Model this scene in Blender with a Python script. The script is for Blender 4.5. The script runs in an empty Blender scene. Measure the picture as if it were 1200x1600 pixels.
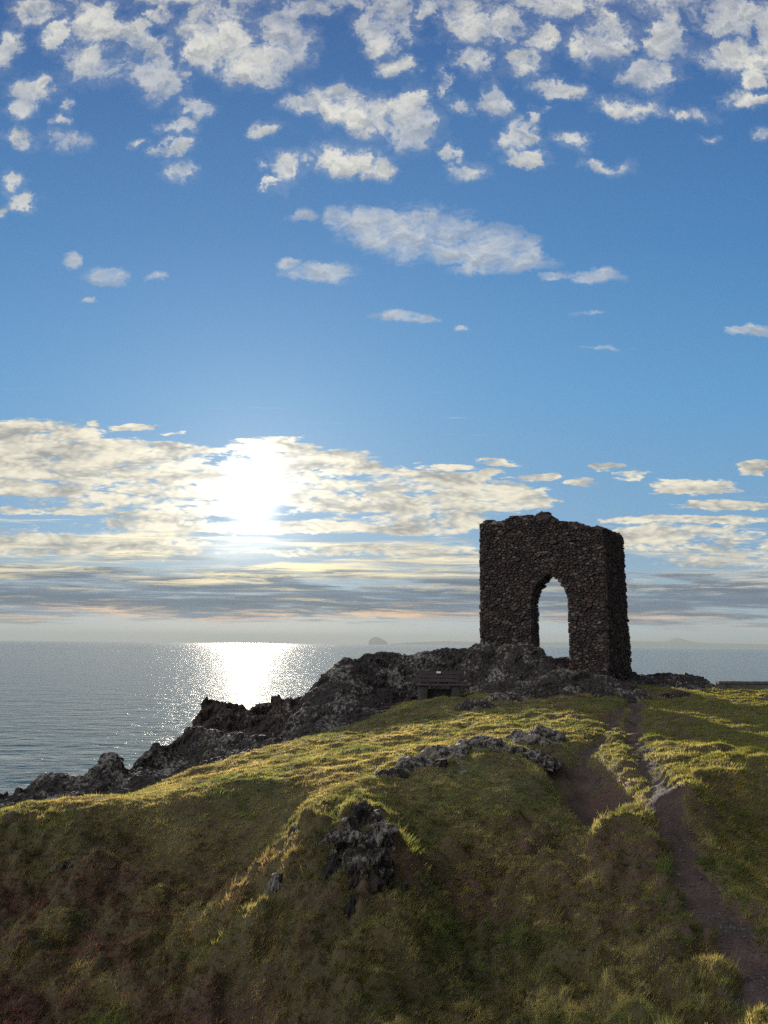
import bpy, math, random
import numpy as np
from mathutils import Vector, Matrix, Euler
C = bpy.context.scene.collection
R = math.radians

# ------------------------------------------------------------------ camera
CAM = np.array([0.0, 0.0, 1.65])
PITCH = R(9.4); ROLL = 0.010; F = 1246.0        # focal length in pixels of a 1200 x 1600 frame
SEA_Z = -8.0
def ray(px, py):
    """world direction of a photo pixel, scaled to unit forward (Y) distance"""
    cx, cy = (px - 600) / F, (800 - py) / F
    x = cx * math.cos(ROLL) - cy * math.sin(ROLL)
    y = cx * math.sin(ROLL) + cy * math.cos(ROLL)
    d = (x, math.cos(PITCH) - y * math.sin(PITCH), math.sin(PITCH) + y * math.cos(PITCH))
    return np.array([d[0] / d[1], 1.0, d[2] / d[1]])
def pt(px, py, Y):
    return CAM + ray(px, py) * Y
cam = bpy.data.cameras.new('camera'); cam.sensor_fit = 'VERTICAL'; cam.sensor_height = 36
cam.lens = 36 * F / 1600; cam.clip_start = 0.1; cam.clip_end = 60000
co = bpy.data.objects.new('camera', cam); C.objects.link(co)
co.matrix_world = Matrix.Translation(CAM) @ Matrix.Rotation(math.pi / 2 + PITCH, 4, 'X') @ Matrix.Rotation(ROLL, 4, 'Z')
bpy.context.scene.camera = co

# ------------------------------------------------------------------ sun, exposure
sd = ray(397, 772); sd = sd / np.linalg.norm(sd)
SUN_EL = math.asin(sd[2]); SUN_AZ = math.atan2(sd[0], sd[1])
sl = bpy.data.lights.new('sun', 'SUN'); sl.energy = 5.0; sl.angle = R(1.6); sl.color = (1.0, 0.89, 0.72)
so = bpy.data.objects.new('sun', sl); C.objects.link(so)
so.rotation_euler = Vector(-sd).to_track_quat('-Z', 'Y').to_euler()
S = bpy.context.scene
S.view_settings.view_transform = 'Standard'; S.view_settings.look = 'None'
S.view_settings.exposure = 0.8; S.view_settings.gamma = 1.0
S.render.engine = 'CYCLES'
S.cycles.use_denoising = False
S.cycles.volume_bounces = 0; S.cycles.max_bounces = 6; S.cycles.diffuse_bounces = 2; S.cycles.glossy_bounces = 3
S.cycles.transmission_bounces = 3; S.cycles.transparent_max_bounces = 8
S.cycles.sample_clamp_indirect = 4.0; S.cycles.sample_clamp_direct = 12.0

# ------------------------------------------------------------------ node helper
class NT:
    def __init__(s, tree):
        s.t = tree; tree.nodes.clear()
    def n(s, typ, props=None, **ins):
        nd = s.t.nodes.new(typ)
        for k, v in (props or {}).items(): setattr(nd, k, v)
        for k, v in ins.items():
            key = int(k[1:]) if k[0] == 'i' and k[1:].isdigit() else k.replace('_', ' ')
            sock = nd.inputs[key]
            if isinstance(v, bpy.types.NodeSocket): s.t.links.new(v, sock)
            else: sock.default_value = v
        return nd
    def m(s, op, a, b=None, c=None, clamp=False):
        nd = s.n('ShaderNodeMath', {'operation': op, 'use_clamp': clamp}, i0=a)
        for i, v in ((1, b), (2, c)):
            if v is None: continue
            if isinstance(v, bpy.types.NodeSocket): s.t.links.new(v, nd.inputs[i])
            else: nd.inputs[i].default_value = v
        return nd.outputs[0]
    def v(s, op, a, b=None, c=None, out=0):
        nd = s.n('ShaderNodeVectorMath', {'operation': op}, i0=a)
        for i, v in ((1, b), (2, c)):
            if v is None: continue
            if isinstance(v, bpy.types.NodeSocket): s.t.links.new(v, nd.inputs[i])
            else: nd.inputs[i].default_value = v
        return nd.outputs[out]
    def noise(s, vec, scale, det=5, rough=.55, dist=0, out=0, lac=2.0):
        return s.n('ShaderNodeTexNoise', None, Vector=vec, Scale=scale, Detail=det, Roughness=rough, Distortion=dist, Lacunarity=lac).outputs[out]
    def mix(s, f, a, b, mode='MIX'):
        nd = s.n('ShaderNodeMix', {'data_type': 'RGBA', 'blend_type': mode})
        for i, v in ((0, f), (6, a), (7, b)):
            if isinstance(v, bpy.types.NodeSocket): s.t.links.new(v, nd.inputs[i])
            else: nd.inputs[i].default_value = v if i == 0 else tuple(v) + ((1,) if len(v) == 3 else ())
        return nd.outputs[2]
    def ss(s, x, a, b):
        nd = s.n('ShaderNodeMapRange', {'interpolation_type': 'SMOOTHSTEP'}, i0=x, i1=a, i2=b, i3=0.0, i4=1.0)
        return nd.outputs[0]
    def lin(s, x, a, b, c=0.0, d=1.0):
        return s.n('ShaderNodeMapRange', None, i0=x, i1=a, i2=b, i3=c, i4=d).outputs[0]
    def ramp(s, x, stops, interp='LINEAR'):
        nd = s.n('ShaderNodeValToRGB', None, Fac=x); e = nd.color_ramp; e.interpolation = interp
        while len(e.elements) < len(stops): e.elements.new(0.5)
        for el, (p, c) in zip(e.elements, stops): el.position = p; el.color = tuple(c) + ((1,) if len(c) == 3 else ())
        return nd.outputs[0]
    def comb(s, x, y, z):
        return s.n('ShaderNodeCombineXYZ', None, X=x, Y=y, Z=z).outputs[0]

# ------------------------------------------------------------------ sky (world)
def build_world():
    w = bpy.data.worlds.new('World'); S.world = w; w.use_nodes = True
    N = NT(w.node_tree)
    D = N.v('NORMALIZE', N.n('ShaderNodeTexCoord').outputs['Generated'])
    sp = N.n('ShaderNodeSeparateXYZ', None, Vector=D).outputs
    yy = N.m('MAXIMUM', sp[1], 0.06)
    u = N.m('DIVIDE', sp[0], yy); v = N.m('DIVIDE', sp[2], yy)      # slopes of the direction east and up, per unit north
    uv = N.comb(u, v, 0.0)
    # cloud-sheet coordinates: where the direction meets a flat layer overhead
    zz = N.m('MAXIMUM', N.m('ADD', sp[2], 0.05), 0.02)
    q = N.comb(N.m('DIVIDE', sp[0], zz), N.m('DIVIDE', sp[1], zz), 0.0)
    def blobs(lst, vec):
        acc = None
        for b in lst:
            cx, cy, rx, ry = b[:4]; k = b[4] if len(b) > 4 else 1.0
            c = ray(cx, cy); e = ray(cx + rx, cy); g = ray(cx, cy - ry)
            sx = abs(e[0] - c[0]); sy = abs(g[2] - c[2])
            o = N.v('MULTIPLY_ADD', vec, (1 / sx, 1 / sy, 0), (-c[0] / sx, -c[2] / sy, 0))
            l = N.v('LENGTH', o, out='Value')
            f = N.m('MULTIPLY_ADD', l, -k, k) if k != 1.0 else N.m('SUBTRACT', 1.0, l)
            acc = f if acc is None else N.m('MAXIMUM', acc, f)
        return N.m('MAXIMUM', acc, -1.0)
    hi = [(55,20,48,26),(85,55,22,30),(10,75,28,45),(155,35,60,45),(155,95,62,34),(210,60,30,40),(235,110,40,52),(268,130,34,26),(300,168,32,16,.8),(50,142,46,28),(35,170,36,20),
          (35,215,34,14,.8),(100,224,36,17,.8),(102,188,16,11,.7),(113,162,14,18,.7),(272,196,30,12,.8),(278,228,28,15,.8),(290,263,25,17,.8),(222,220,18,13,.7),(24,285,22,15,.8),(43,314,26,13,.8),(8,330,18,12,.7),
          (345,45,85,60),(400,95,85,45),(450,60,50,50),(320,80,50,40),(430,130,40,20),(250,22,26,24),(480,8,50,20),(595,35,55,52),(555,0,30,20),(615,108,34,17,.9),
          (525,160,55,34),(485,168,45,18),(585,180,50,36),(645,195,50,56),(640,160,40,20),(415,208,26,13,.8),(450,265,36,29,.9),(535,250,54,27,.9),(580,268,38,18,.8),(400,262,12,8,.6),(418,286,18,8,.7),
          (670,10,30,22),(738,35,58,44),(785,40,45,34),(815,100,38,33),(730,95,36,24),(695,130,14,34),(850,60,34,24),(868,12,70,30),(945,60,65,48),(1040,60,45,58),(1018,115,52,34),(1130,22,70,38),(1145,85,60,34),(1180,120,30,20),(1198,50,25,55),
          (1168,155,44,16,.9),(985,168,54,19,.9),(1083,181,30,14,.8),(1110,219,18,8,.6),(865,140,50,15,.9),(775,160,27,34,.9),(812,205,40,28,.9),(840,178,20,14,.8),(820,247,30,15,.9),(890,218,30,15,.7),(940,255,34,10,.6),(703,238,25,14,.8),(728,264,28,13,.6),(718,167,18,13,.8),(1196,205,16,9,.7),
          (640,-5,260,20,.45),(1000,-5,260,24,.5),(300,-5,200,18,.45)]
    mid = [(530,340,34,26,.9),(590,355,70,44),(660,365,110,48),(745,388,110,40),(815,398,45,32),(780,412,95,22),(500,425,62,19),(450,412,26,9,.8),(930,431,56,15),(870,432,30,8,.9),(630,494,50,10,.9),(660,500,30,8,.8),(718,511,24,6,.8),
           (1185,516,50,11,.9),(940,546,46,5,.6),(915,492,30,5,.55),(168,432,34,20,.9),(115,410,18,14,.8),(242,432,24,8,.6),(145,470,14,7,.7),(470,340,24,12,.5)]
    low = [(50,690,150,36),(200,712,160,30),(300,735,60,14),(90,740,240,50),(280,775,170,45),(560,765,240,40),(700,782,170,34),(470,740,160,40),(640,818,150,20,.9),(420,696,70,13),(350,706,40,6,.8),
           (135,660,22,7,.8),(207,668,42,7,.8),(283,681,10,4,.7),(760,722,32,8,.8),(762,740,22,7,.8),(698,734,40,7,.8),(830,745,36,7,.8),(840,765,22,6,.6),(905,752,34,8,.8),(943,731,34,8,.8),(992,741,38,11,.8),(1085,760,74,16,1),(1192,728,26,16,.8),
           (1130,790,100,7,.9),(1090,812,150,9,.9),(1100,842,190,24),(1150,872,120,18,.9),(180,800,330,8,.9),(380,822,260,12,.9),(100,850,260,22,.9),(640,862,300,10,.8)]
    # warps and noises
    wv = N.v('SUBTRACT', N.noise(uv, 13.0, 6, .65, out=1), (.5, .5, .5))
    uw = N.v('MULTIPLY_ADD', wv, (.085, .060, 0), uv)
    uw = N.v('MULTIPLY_ADD', N.v('SUBTRACT', N.noise(uv, 52.0, 5, .7, out=1), (.5, .5, .5)), (.026, .022, 0), uw)
    nA = N.noise(uw, 19.0, 10, .69, .2)
    nB = N.noise(N.v('ADD', uw, (0.0, -.011, 0)), 19.0, 7, .66, .2)
    mH = blobs(hi, uw)
    dH = N.m('ADD', N.m('MINIMUM', N.m('MULTIPLY_ADD', mH, 2.1, -.06), .92), N.m('MULTIPLY', N.m('SUBTRACT', nA, .5), 4.6))
    fib = N.noise(N.v('ADD', N.comb(N.m('MULTIPLY_ADD', v, 14.0, N.m('MULTIPLY', u, 46.0)), N.m('MULTIPLY_ADD', v, 40.0, N.m('MULTIPLY', u, -9.0)), 0.0), wv), 1.0, 5, .65, .6)
    dH = N.m('ADD', dH, N.m('MULTIPLY', N.m('SUBTRACT', fib, .5), 1.5))
    aH = N.m('MAXIMUM', N.ss(dH, -.05, 1.2), N.m('MULTIPLY', N.ss(dH, -.75, .6), .16))
    aH = N.m('MULTIPLY', aH, N.lin(N.noise(N.v('ADD', uv, (3, 3, 3)), 6.0, 3), .40, .56, .66, 1.0))
    wm = N.v('SUBTRACT', N.noise(uv, 16.0, 6, .65, out=1), (.5, .5, .5))
    um = N.v('MULTIPLY_ADD', wm, (.06, .026, 0), uv)
    um = N.v('MULTIPLY_ADD', N.v('SUBTRACT', N.noise(uv, 60.0, 5, .7, out=1), (.5, .5, .5)), (.016, .010, 0), um)
    mu = N.v('MULTIPLY', um, (1, 1.6, 0))
    nM = N.noise(mu, 25.0, 10, .68, .2)
    nM2 = N.noise(N.v('ADD', mu, (0, -.014, 0)), 25.0, 7, .66, .2)
    mM = blobs(mid, um)
    dM = N.m('ADD', N.m('MINIMUM', N.m('MULTIPLY_ADD', mM, 2.1, -.02), .8), N.m('MULTIPLY', N.m('SUBTRACT', nM, .5), 3.6))
    aM = N.ss(dM, -.1, 1.5)
    # low deck: rippled, flattened toward the horizon
    lv = N.v('MULTIPLY', uv, (1, 4.2, 0))
    wl = N.v('SUBTRACT', N.noise(lv, 8.0, 6, .62, out=1), (.5, .5, .5))
    ul = N.v('MULTIPLY_ADD', wl, (.16, .030, 0), uv)
    nL = N.noise(N.v('MULTIPLY_ADD', wl, (.06, .06, 0), lv), 22.0, 10, .72, .2)
    ripple = N.n('ShaderNodeTexVoronoi', {'feature': 'SMOOTH_F1'}, Vector=N.v('MULTIPLY_ADD', wl, (.06, .06, 0), N.v('MULTIPLY', uv, (1, 2.4, 0))), Scale=105.0, Smoothness=.7).outputs[0]
    mL = blobs(low, ul)
    dL = N.m('ADD', N.m('ADD', N.m('ADD', N.m('MINIMUM', N.m('MULTIPLY_ADD', mL, 2.3, -.02), .62), N.m('MULTIPLY', N.m('SUBTRACT', N.noise(N.v('MULTIPLY', uv, (1, 5, 0)), 5.5, 4, .6), .5), 2.2)), N.m('MULTIPLY', N.m('SUBTRACT', nL, .5), 3.0)), N.m('MULTIPLY', N.m('SUBTRACT', .42, ripple), .35))
    aL = N.ss(dL, .0, .55)
    # streak bands near the horizon
    sv = N.v('MULTIPLY', uv, (1, 15, 0))
    wsv = N.v('SUBTRACT', N.noise(sv, 3.0, 5, .6, out=1), (.5, .5, .5))
    svw = N.v('MULTIPLY_ADD', wsv, (.25, .10, 0), sv)
    nS = N.noise(svw, 5.0, 9, .64, .2)
    nS2 = N.noise(N.v('ADD', svw, (3.1, 7.7, 0)), 7.5, 9, .70, .2)
    vs = N.m('ADD', v, N.m('MULTIPLY', N.m('SUBTRACT', N.noise(N.v('MULTIPLY', uv, (1, 4, 0)), 4.0, 5), .5), .024))
    strk = N.ramp(N.lin(vs, 0.0, .16), [(0, (.0,)*3), (.10, (.30,)*3), (.2, (1.0,)*3), (.32, (1.25,)*3), (.5, (1.05,)*3), (.62, (.80,)*3), (.76, (.66,)*3), (.92, (.50,)*3), (1, (.2,)*3)])
    dS = N.m('ADD', N.m('SUBTRACT', strk, .58), N.m('MULTIPLY', N.m('SUBTRACT', nS, .5), 3.0))
    aS = N.ss(dS, .0, .6)
    # base sky: Nishita, graded
    ns = N.n('ShaderNodeTexSky', {'sky_type': 'NISHITA', 'sun_disc': False, 'sun_elevation': SUN_EL, 'sun_rotation': SUN_AZ, 'altitude': 0, 'air_density': 1.0, 'dust_density': .3, 'ozone_density': 2.5}).outputs[0]
    sunv = tuple(float(x) for x in sd)
    cosS = N.v('DOT_PRODUCT', D, sunv, out='Value')
    ang = N.m('MULTIPLY', N.m('ARCCOSINE', N.m('MINIMUM', cosS, .99999)), 180 / math.pi)
    grade = N.ramp(N.lin(v, 0, .9), [(0, (.42, .52, .60)), (.08, (.25, .40, .54)), (.16, (.17, .37, .60)), (.35, (.105, .33, .62)), (.6, (.060, .225, .51)), (1, (.028, .110, .33))])
    base = N.mix(.90, N.mix(1.0, ns, (.11, .11, .11), 'MULTIPLY'), grade)
    # glow round the veiled sun
    gd = N.v('LENGTH', N.v('MULTIPLY_ADD', N.v('MULTIPLY_ADD', wl, (.03, .012, 0), uv), (36.0, 32.0, 0), (-36.0 * sunv[0] / sunv[1], -32.0 * sunv[2] / sunv[1], 0)), out='Value')
    gl1 = N.m('EXPONENT', N.m('MULTIPLY', N.m('POWER', gd, 2.4), -1.0))
    gl2 = N.m('EXPONENT', N.m('DIVIDE', ang, -5.0))
    gl3 = N.m('EXPONENT', N.m('DIVIDE', ang, -17.0))
    base = N.mix(1.0, base, N.mix(1.0, (.08, .085, .085), gl3, 'MULTIPLY'), 'ADD')
    base = N.mix(1.0, base, N.mix(1.0, (.14, .135, .12), gl2, 'MULTIPLY'), 'ADD')
    # cloud colours
    shadeH = N.ss(N.m('ADD', N.m('MULTIPLY', N.m('SUBTRACT', nB, nA), 3.2), .62), 0.0, 1.0)
    thin = N.ss(dH, .6, 2.0)
    cH = N.mix(shadeH, (.38, .41, .43), (.84, .82, .74))
    cH = N.mix(N.m('MULTIPLY', thin, .22), cH, (.46, .47, .46))
    shM = N.ss(N.m('ADD', N.m('MULTIPLY', N.m('SUBTRACT', nM, nM2), -3.0), .6), 0, 1)
    cM = N.mix(shM, (.38, .42, .48), (.76, .76, .73))
    nLb = N.noise(N.v('MULTIPLY_ADD', wl, (.06, .06, 0), lv), 13.0, 6, .55, .2)
    litL = N.ss(N.m('ADD', N.m('MULTIPLY', N.m('SUBTRACT', .45, ripple), .55), N.m('MULTIPLY_ADD', N.m('SUBTRACT', nLb, .5), -2.4, .55)), -.1, 1.0)
    thickL = N.ss(dL, .7, 2.0)
    cL = N.mix(litL, (.36, .36, .34), (1.0, .92, .72))
    cL = N.mix(N.m('MULTIPLY', thickL, .50), cL, (.30, .31, .31))
    # low band: grey blue body with cream and peach streaks
    dark = N.ramp(N.lin(vs, 0, .13), [(0, (.34, .38, .36)), (.12, (.26, .30, .31)), (.22, (.12, .175, .25)), (.42, (.105, .155, .225)), (.58, (.13, .175, .24)), (.70, (.22, .25, .28)), (1, (.36, .37, .36))])
    crm = N.ramp(N.lin(v, 0, .13), [(0, (.50, .43, .33)), (.25, (1.05, .66, .38)), (.42, (.52, .46, .36)), (.66, (.92, .80, .52)), (1, (1.0, .92, .70))])
    cstr = N.ramp(N.lin(vs, 0, .13), [(0, (.1,)*3), (.13, (.62,)*3), (.27, (.66,)*3), (.38, (.24,)*3), (.50, (.32,)*3), (.62, (.60,)*3), (.74, (.78,)*3), (1, (.9,)*3)])
    dark = N.mix(1.0, dark, N.ramp(N.noise(N.v('ADD', svw, (1.3, 2.2, 0)), 4.0, 7, .65), [(.36, (.78,) * 3), (.64, (1.35,) * 3)]), 'MULTIPLY')
    kS = N.ss(N.m('ADD', N.m('SUBTRACT', cstr, .5), N.m('MULTIPLY', N.m('SUBTRACT', nS2, .5), 4.4)), -.2, .7)
    away = N.ss(ang, 38.0, 12.0)
    crm = N.mix(away, N.mix(.6, crm, (.52, .56, .58)), crm)
    cS = N.mix(kS, dark, crm)
    gl4 = N.m('EXPONENT', N.m('DIVIDE', ang, -2.7))
    gboost = N.m('MULTIPLY_ADD', gl4, 3.2, .98)
    cLg = N.mix(1.0, cL, N.comb(gboost, gboost, gboost), 'MULTIPLY')
    cSg = N.mix(1.0, cS, N.comb(N.m('MULTIPLY_ADD', gl2, 1.6, 1.0), N.m('MULTIPLY_ADD', gl2, 1.5, 1.0), N.m('MULTIPLY_ADD', gl2, 1.1, 1.0)), 'MULTIPLY')
    colH = N.mix(N.m('MULTIPLY', aH, .97), base, cH)
    colH = N.mix(N.m('MULTIPLY', aM, .88), colH, cM)
    colL = N.mix(N.m('MULTIPLY', aL, .95), base, cLg)
    colL = N.mix(aS, colL, cSg)
    # bright haze line resting on the sea
    colL = N.mix(N.m('MULTIPLY', N.ss(v, .020, .003), .7), colL, N.mix(away, (.34, .44, .47), (.50, .50, .42)))
    c2 = ray(385, 852)
    gb = N.v('LENGTH', N.v('MULTIPLY_ADD', ul, (20.0, 50.0, 0), (-20.0 * float(c2[0]), -50.0 * float(c2[2]), 0)), out='Value')
    add = N.m('ADD', N.m('MULTIPLY', gl1, 2.6), N.m('MULTIPLY', N.m('EXPONENT', N.m('MULTIPLY', N.m('POWER', gb, 2.0), -1.0)), .40))
    colL = N.mix(1.0, colL, N.mix(1.0, (1.0, .95, .82), add, 'MULTIPLY'), 'ADD')
    colL = N.mix(N.ss(sp[2], -.02, -.004), (.10, .14, .18), colL)
    # unseen sky overhead and behind the viewer: bright cloud added to fill shaded ground
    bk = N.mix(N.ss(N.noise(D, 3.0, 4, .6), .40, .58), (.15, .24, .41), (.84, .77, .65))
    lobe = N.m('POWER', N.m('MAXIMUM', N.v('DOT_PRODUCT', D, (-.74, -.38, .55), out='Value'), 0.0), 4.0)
    bkf = N.m('MULTIPLY_ADD', lobe, 4.6, .36)      # added fill light: invented bright patch of sky behind the viewer's left shoulder
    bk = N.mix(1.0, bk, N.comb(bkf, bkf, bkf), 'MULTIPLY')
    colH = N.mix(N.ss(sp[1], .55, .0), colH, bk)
    bl = N.n('ShaderNodeBackground', None, Color=colL, Strength=.575)
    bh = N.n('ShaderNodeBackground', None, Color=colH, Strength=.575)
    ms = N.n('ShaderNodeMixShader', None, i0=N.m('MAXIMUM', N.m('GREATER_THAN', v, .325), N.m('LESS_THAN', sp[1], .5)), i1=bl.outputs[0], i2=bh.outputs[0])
    out = N.n('ShaderNodeOutputWorld')
    N.t.links.new(ms.outputs[0], out.inputs[0])
    w.cycles.sampling_method = 'MANUAL'; w.cycles.sample_map_resolution = 512
build_world()

# ------------------------------------------------------------------ numpy noise
_rs = np.random.RandomState(7)
_P = _rs.permutation(4096).astype(np.int64)
def _h(ix, iy, iz, seed=0):
    return _P[(_P[(_P[(ix + seed * 131) & 4095] + iy) & 4095] + iz) & 4095]
_G = _rs.normal(size=(4096, 3)); _G /= np.linalg.norm(_G, axis=1)[:, None]
_V = _rs.rand(4096, 3)
def perlin(p, seed=0):
    i = np.floor(p).astype(np.int64); f = p - i
    w = f * f * f * (f * (f * 6 - 15) + 10)
    r = 0
    for dx in (0, 1):
        for dy in (0, 1):
            for dz in (0, 1):
                g = _G[_h(i[:, 0] + dx, i[:, 1] + dy, i[:, 2] + dz, seed)]
                d = g[:, 0] * (f[:, 0] - dx) + g[:, 1] * (f[:, 1] - dy) + g[:, 2] * (f[:, 2] - dz)
                r = r + d * (w[:, 0] if dx else 1 - w[:, 0]) * (w[:, 1] if dy else 1 - w[:, 1]) * (w[:, 2] if dz else 1 - w[:, 2])
    return r
def fbm(p, octv=5, gain=.5, seed=0, ridge=False):
    a = 1.0; s = 0; t = 0; p = p.copy()
    for k in range(octv):
        n = perlin(p, seed + k)
        if ridge: n = .5 - np.abs(n) * 1.6
        s = s + a * n; t += a; a *= gain; p = p * 2.03 + 5.7
    return s / t
def facets(p, seed=0, tilt=1.0):
    """fractured-rock relief: every Worley cell is a tilted plane; returns height and edge distance"""
    i = np.floor(p).astype(np.int64)
    best = np.full(len(p), 1e9); sec = best.copy(); val = np.zeros(len(p))
    for dx in (-1, 0, 1):
        for dy in (-1, 0, 1):
            for dz in (-1, 0, 1):
                h = _h(i[:, 0] + dx, i[:, 1] + dy, i[:, 2] + dz, seed)
                c = i + np.array([dx, dy, dz]) + _V[h]
                o = p - c; d = (o * o).sum(1)
                vv = (o * _G[h]).sum(1) * tilt + _V[h][:, 2] - .5
                m = d < best
                sec = np.where(m, best, np.minimum(sec, d)); val = np.where(m, vv, val); best = np.where(m, d, best)
    return val, np.sqrt(sec) - np.sqrt(best)

# ------------------------------------------------------------------ object helpers
def mesh_obj(name, verts, faces, mat=None, parent=None, smooth=False, sizes=None):
    me = bpy.data.meshes.new(name)
    verts = np.asarray(verts, dtype=np.float32)
    if isinstance(faces, np.ndarray):
        k = faces.shape[1]; nf = len(faces)
        me.vertices.add(len(verts)); me.vertices.foreach_set('co', verts.ravel())
        me.loops.add(nf * k); me.loops.foreach_set('vertex_index', faces.ravel().astype(np.int32))
        me.polygons.add(nf); me.polygons.foreach_set('loop_start', np.arange(0, nf * k, k, dtype=np.int32))
        me.update(calc_edges=True)
    else:
        me.from_pydata(verts.tolist(), [], faces); me.update()
    me.polygons.foreach_set('use_smooth', np.full(len(me.polygons), smooth, dtype=bool))
    if mat: me.materials.append(mat)
    o = bpy.data.objects.new(name, me); C.objects.link(o)
    if parent: o.parent = parent
    return o
def tag(o, label=None, cat=None, group=None, kind=None):
    for k, v in (('label', label), ('category', cat), ('group', group), ('kind', kind)):
        if v: o[k] = v
    return o
def empty(name, loc, rz=0.0):
    o = bpy.data.objects.new(name, None); C.objects.link(o); o.location = tuple(map(float, loc)); o.rotation_euler = (0, 0, rz); return o
def material(name):
    m = bpy.data.materials.new(name); m.use_nodes = True
    return m, NT(m.node_tree)
def grid_faces(mask):
    """quads of a (ny, nx) vertex grid where mask (ny-1, nx-1) is true"""
    ny, nx = mask.shape[0] + 1, mask.shape[1] + 1
    idx = np.arange(ny * nx).reshape(ny, nx)
    q = np.stack([idx[:-1, :-1], idx[:-1, 1:], idx[1:, 1:], idx[1:, :-1]], -1)
    return q[mask]
def compact(verts, faces):
    u, inv = np.unique(faces.ravel(), return_inverse=True)
    return verts[u], inv.reshape(faces.shape)

# ------------------------------------------------------------------ materials
def principled(N, **k):
    b = N.n('ShaderNodeBsdfPrincipled', None, **k)
    o = N.n('ShaderNodeOutputMaterial'); N.t.links.new(b.outputs[0], o.inputs[0]); return b
def mat_turf():
    m, N = material('turf_soil'); co_ = N.n('ShaderNodeTexCoord').outputs['Object']
    a = N.noise(co_, .9, 6, .6); b = N.noise(co_, 9, 6, .7); c = N.noise(N.v('ADD', co_, (9, 3, 1)), .45, 4, .6)
    col = N.ramp(N.m('ADD', N.m('MULTIPLY', a, .6), N.m('MULTIPLY', b, .4)), [(.3, (.035, .028, .018)), (.5, (.075, .062, .028)), (.7, (.10, .095, .035))])
    col = N.mix(N.ss(c, .50, .66), col, N.mix(b, (.05, .03, .024), (.11, .06, .05)))
    bp = N.n('ShaderNodeBump', None, Strength=.9, Distance=.04, Height=N.noise(co_, 28, 6, .75)).outputs[0]
    principled(N, Base_Color=col, Roughness=.95, Normal=bp); return m
def mat_grass():
    m, N = material('grass_blades'); g = N.n('ShaderNodeNewGeometry'); co_ = g.outputs['Position']
    a = N.noise(co_, .55, 5, .65); b = N.noise(N.v('ADD', co_, (7, 2, 1)), 3.2, 5, .7); fine = N.noise(co_, 60, 2, .5)
    t = N.m('ADD', N.m('MULTIPLY', a, .45), N.m('ADD', N.m('MULTIPLY', b, .35), N.m('MULTIPLY', fine, .2)))
    col = N.ramp(t, [(.32, (.048, .075, .022)), (.43, (.088, .125, .036)), (.51, (.20, .185, .075)), (.60, (.33, .275, .13)), (.70, (.16, .11, .066))])
    # the field beyond the path is greener; heathery red-brown creeps over the hollow on the seaward side
    sx = N.n('ShaderNodeSeparateXYZ', None, Vector=co_).outputs[0]
    red = N.m('MULTIPLY', N.ss(N.noise(N.v('ADD', co_, (3, 9, 4)), 1.4, 5, .7), .37, .55), N.m('MULTIPLY', N.lin(sx, .3, -3.2, .10, 1.0), N.lin(N.n('ShaderNodeSeparateXYZ', None, Vector=co_).outputs[1], 11.8, 10.2, .12, 1.0)))
    col = N.mix(red, col, N.mix(fine, (.070, .036, .034), (.22, .125, .110)))
    col = N.mix(1.0, col, N.ramp(N.m('ADD', N.m('MULTIPLY', N.noise(co_, 6.0, 5, .75), .6), N.m('MULTIPLY', N.noise(N.v('ADD', co_, (8, 8, 1)), 1.7, 4, .65), .4)), [(.38, (.30,) * 3), (.5, (.90,) * 3), (.61, (1.75,) * 3)]), 'MULTIPLY')
    grn = N.m('MULTIPLY', N.ss(sx, 2.5, 6.0), .6)
    col = N.mix(grn, col, N.mix(b, (.075, .105, .014), (.17, .165, .030)))
    d = N.n('ShaderNodeBsdfDiffuse', None, Color=col, Roughness=.8)
    tr = N.n('ShaderNodeBsdfTranslucent', None, Color=N.mix(1.0, col, (2.9, 2.6, 1.8), 'MULTIPLY'))
    mx = N.n('ShaderNodeMixShader', None, i0=.42, i1=d.outputs[0], i2=tr.outputs[0])
    o = N.n('ShaderNodeOutputMaterial'); N.t.links.new(mx.outputs[0], o.inputs[0]); return m
def mat_rock(name='rock', lich=.60, tint=(1, 1, 1)):
    m, N = material(name); co_ = N.n('ShaderNodeTexCoord').outputs['Object']
    a = N.noise(co_, 2.2, 7, .65); b = N.noise(co_, 14, 7, .72)
    col = N.ramp(N.m('ADD', N.m('MULTIPLY', a, .5), N.m('MULTIPLY', b, .5)), [(.34, (.005, .0036, .0032)), (.48, (.014, .010, .009)), (.6, (.030, .021, .018)), (.72, (.060, .043, .036))])
    col = N.mix(1.0, col, tint, 'MULTIPLY')
    l1 = N.noise(N.v('ADD', co_, (5, 1, 2)), 10.0, 6, .74, .5); l2 = N.noise(N.v('ADD', co_, (1, 8, 3)), 1.1, 3, .6)
    lm = N.ss(N.m('ADD', l1, N.m('MULTIPLY', N.m('SUBTRACT', l2, .5), .7)), .615 - .09 * lich, .655 - .09 * lich)
    col = N.mix(N.m('MULTIPLY', lm, .85), col, N.mix(b, (.05, .044, .039), (.36, .335, .295)))
    mo = N.ss(N.noise(N.v('ADD', co_, (2, 2, 9)), 3.0, 5, .7), .60, .68)
    col = N.mix(N.m('MULTIPLY', mo, .7), col, (.07, .075, .025))
    h = N.m('ADD', N.m('MULTIPLY', b, 1.0), N.m('MULTIPLY', N.noise(co_, 45, 5, .7), .45))
    bp = N.n('ShaderNodeBump', None, Strength=1.0, Distance=.05, Height=h).outputs[0]
    principled(N, Base_Color=col, Roughness=.85, Normal=bp); return m
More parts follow.
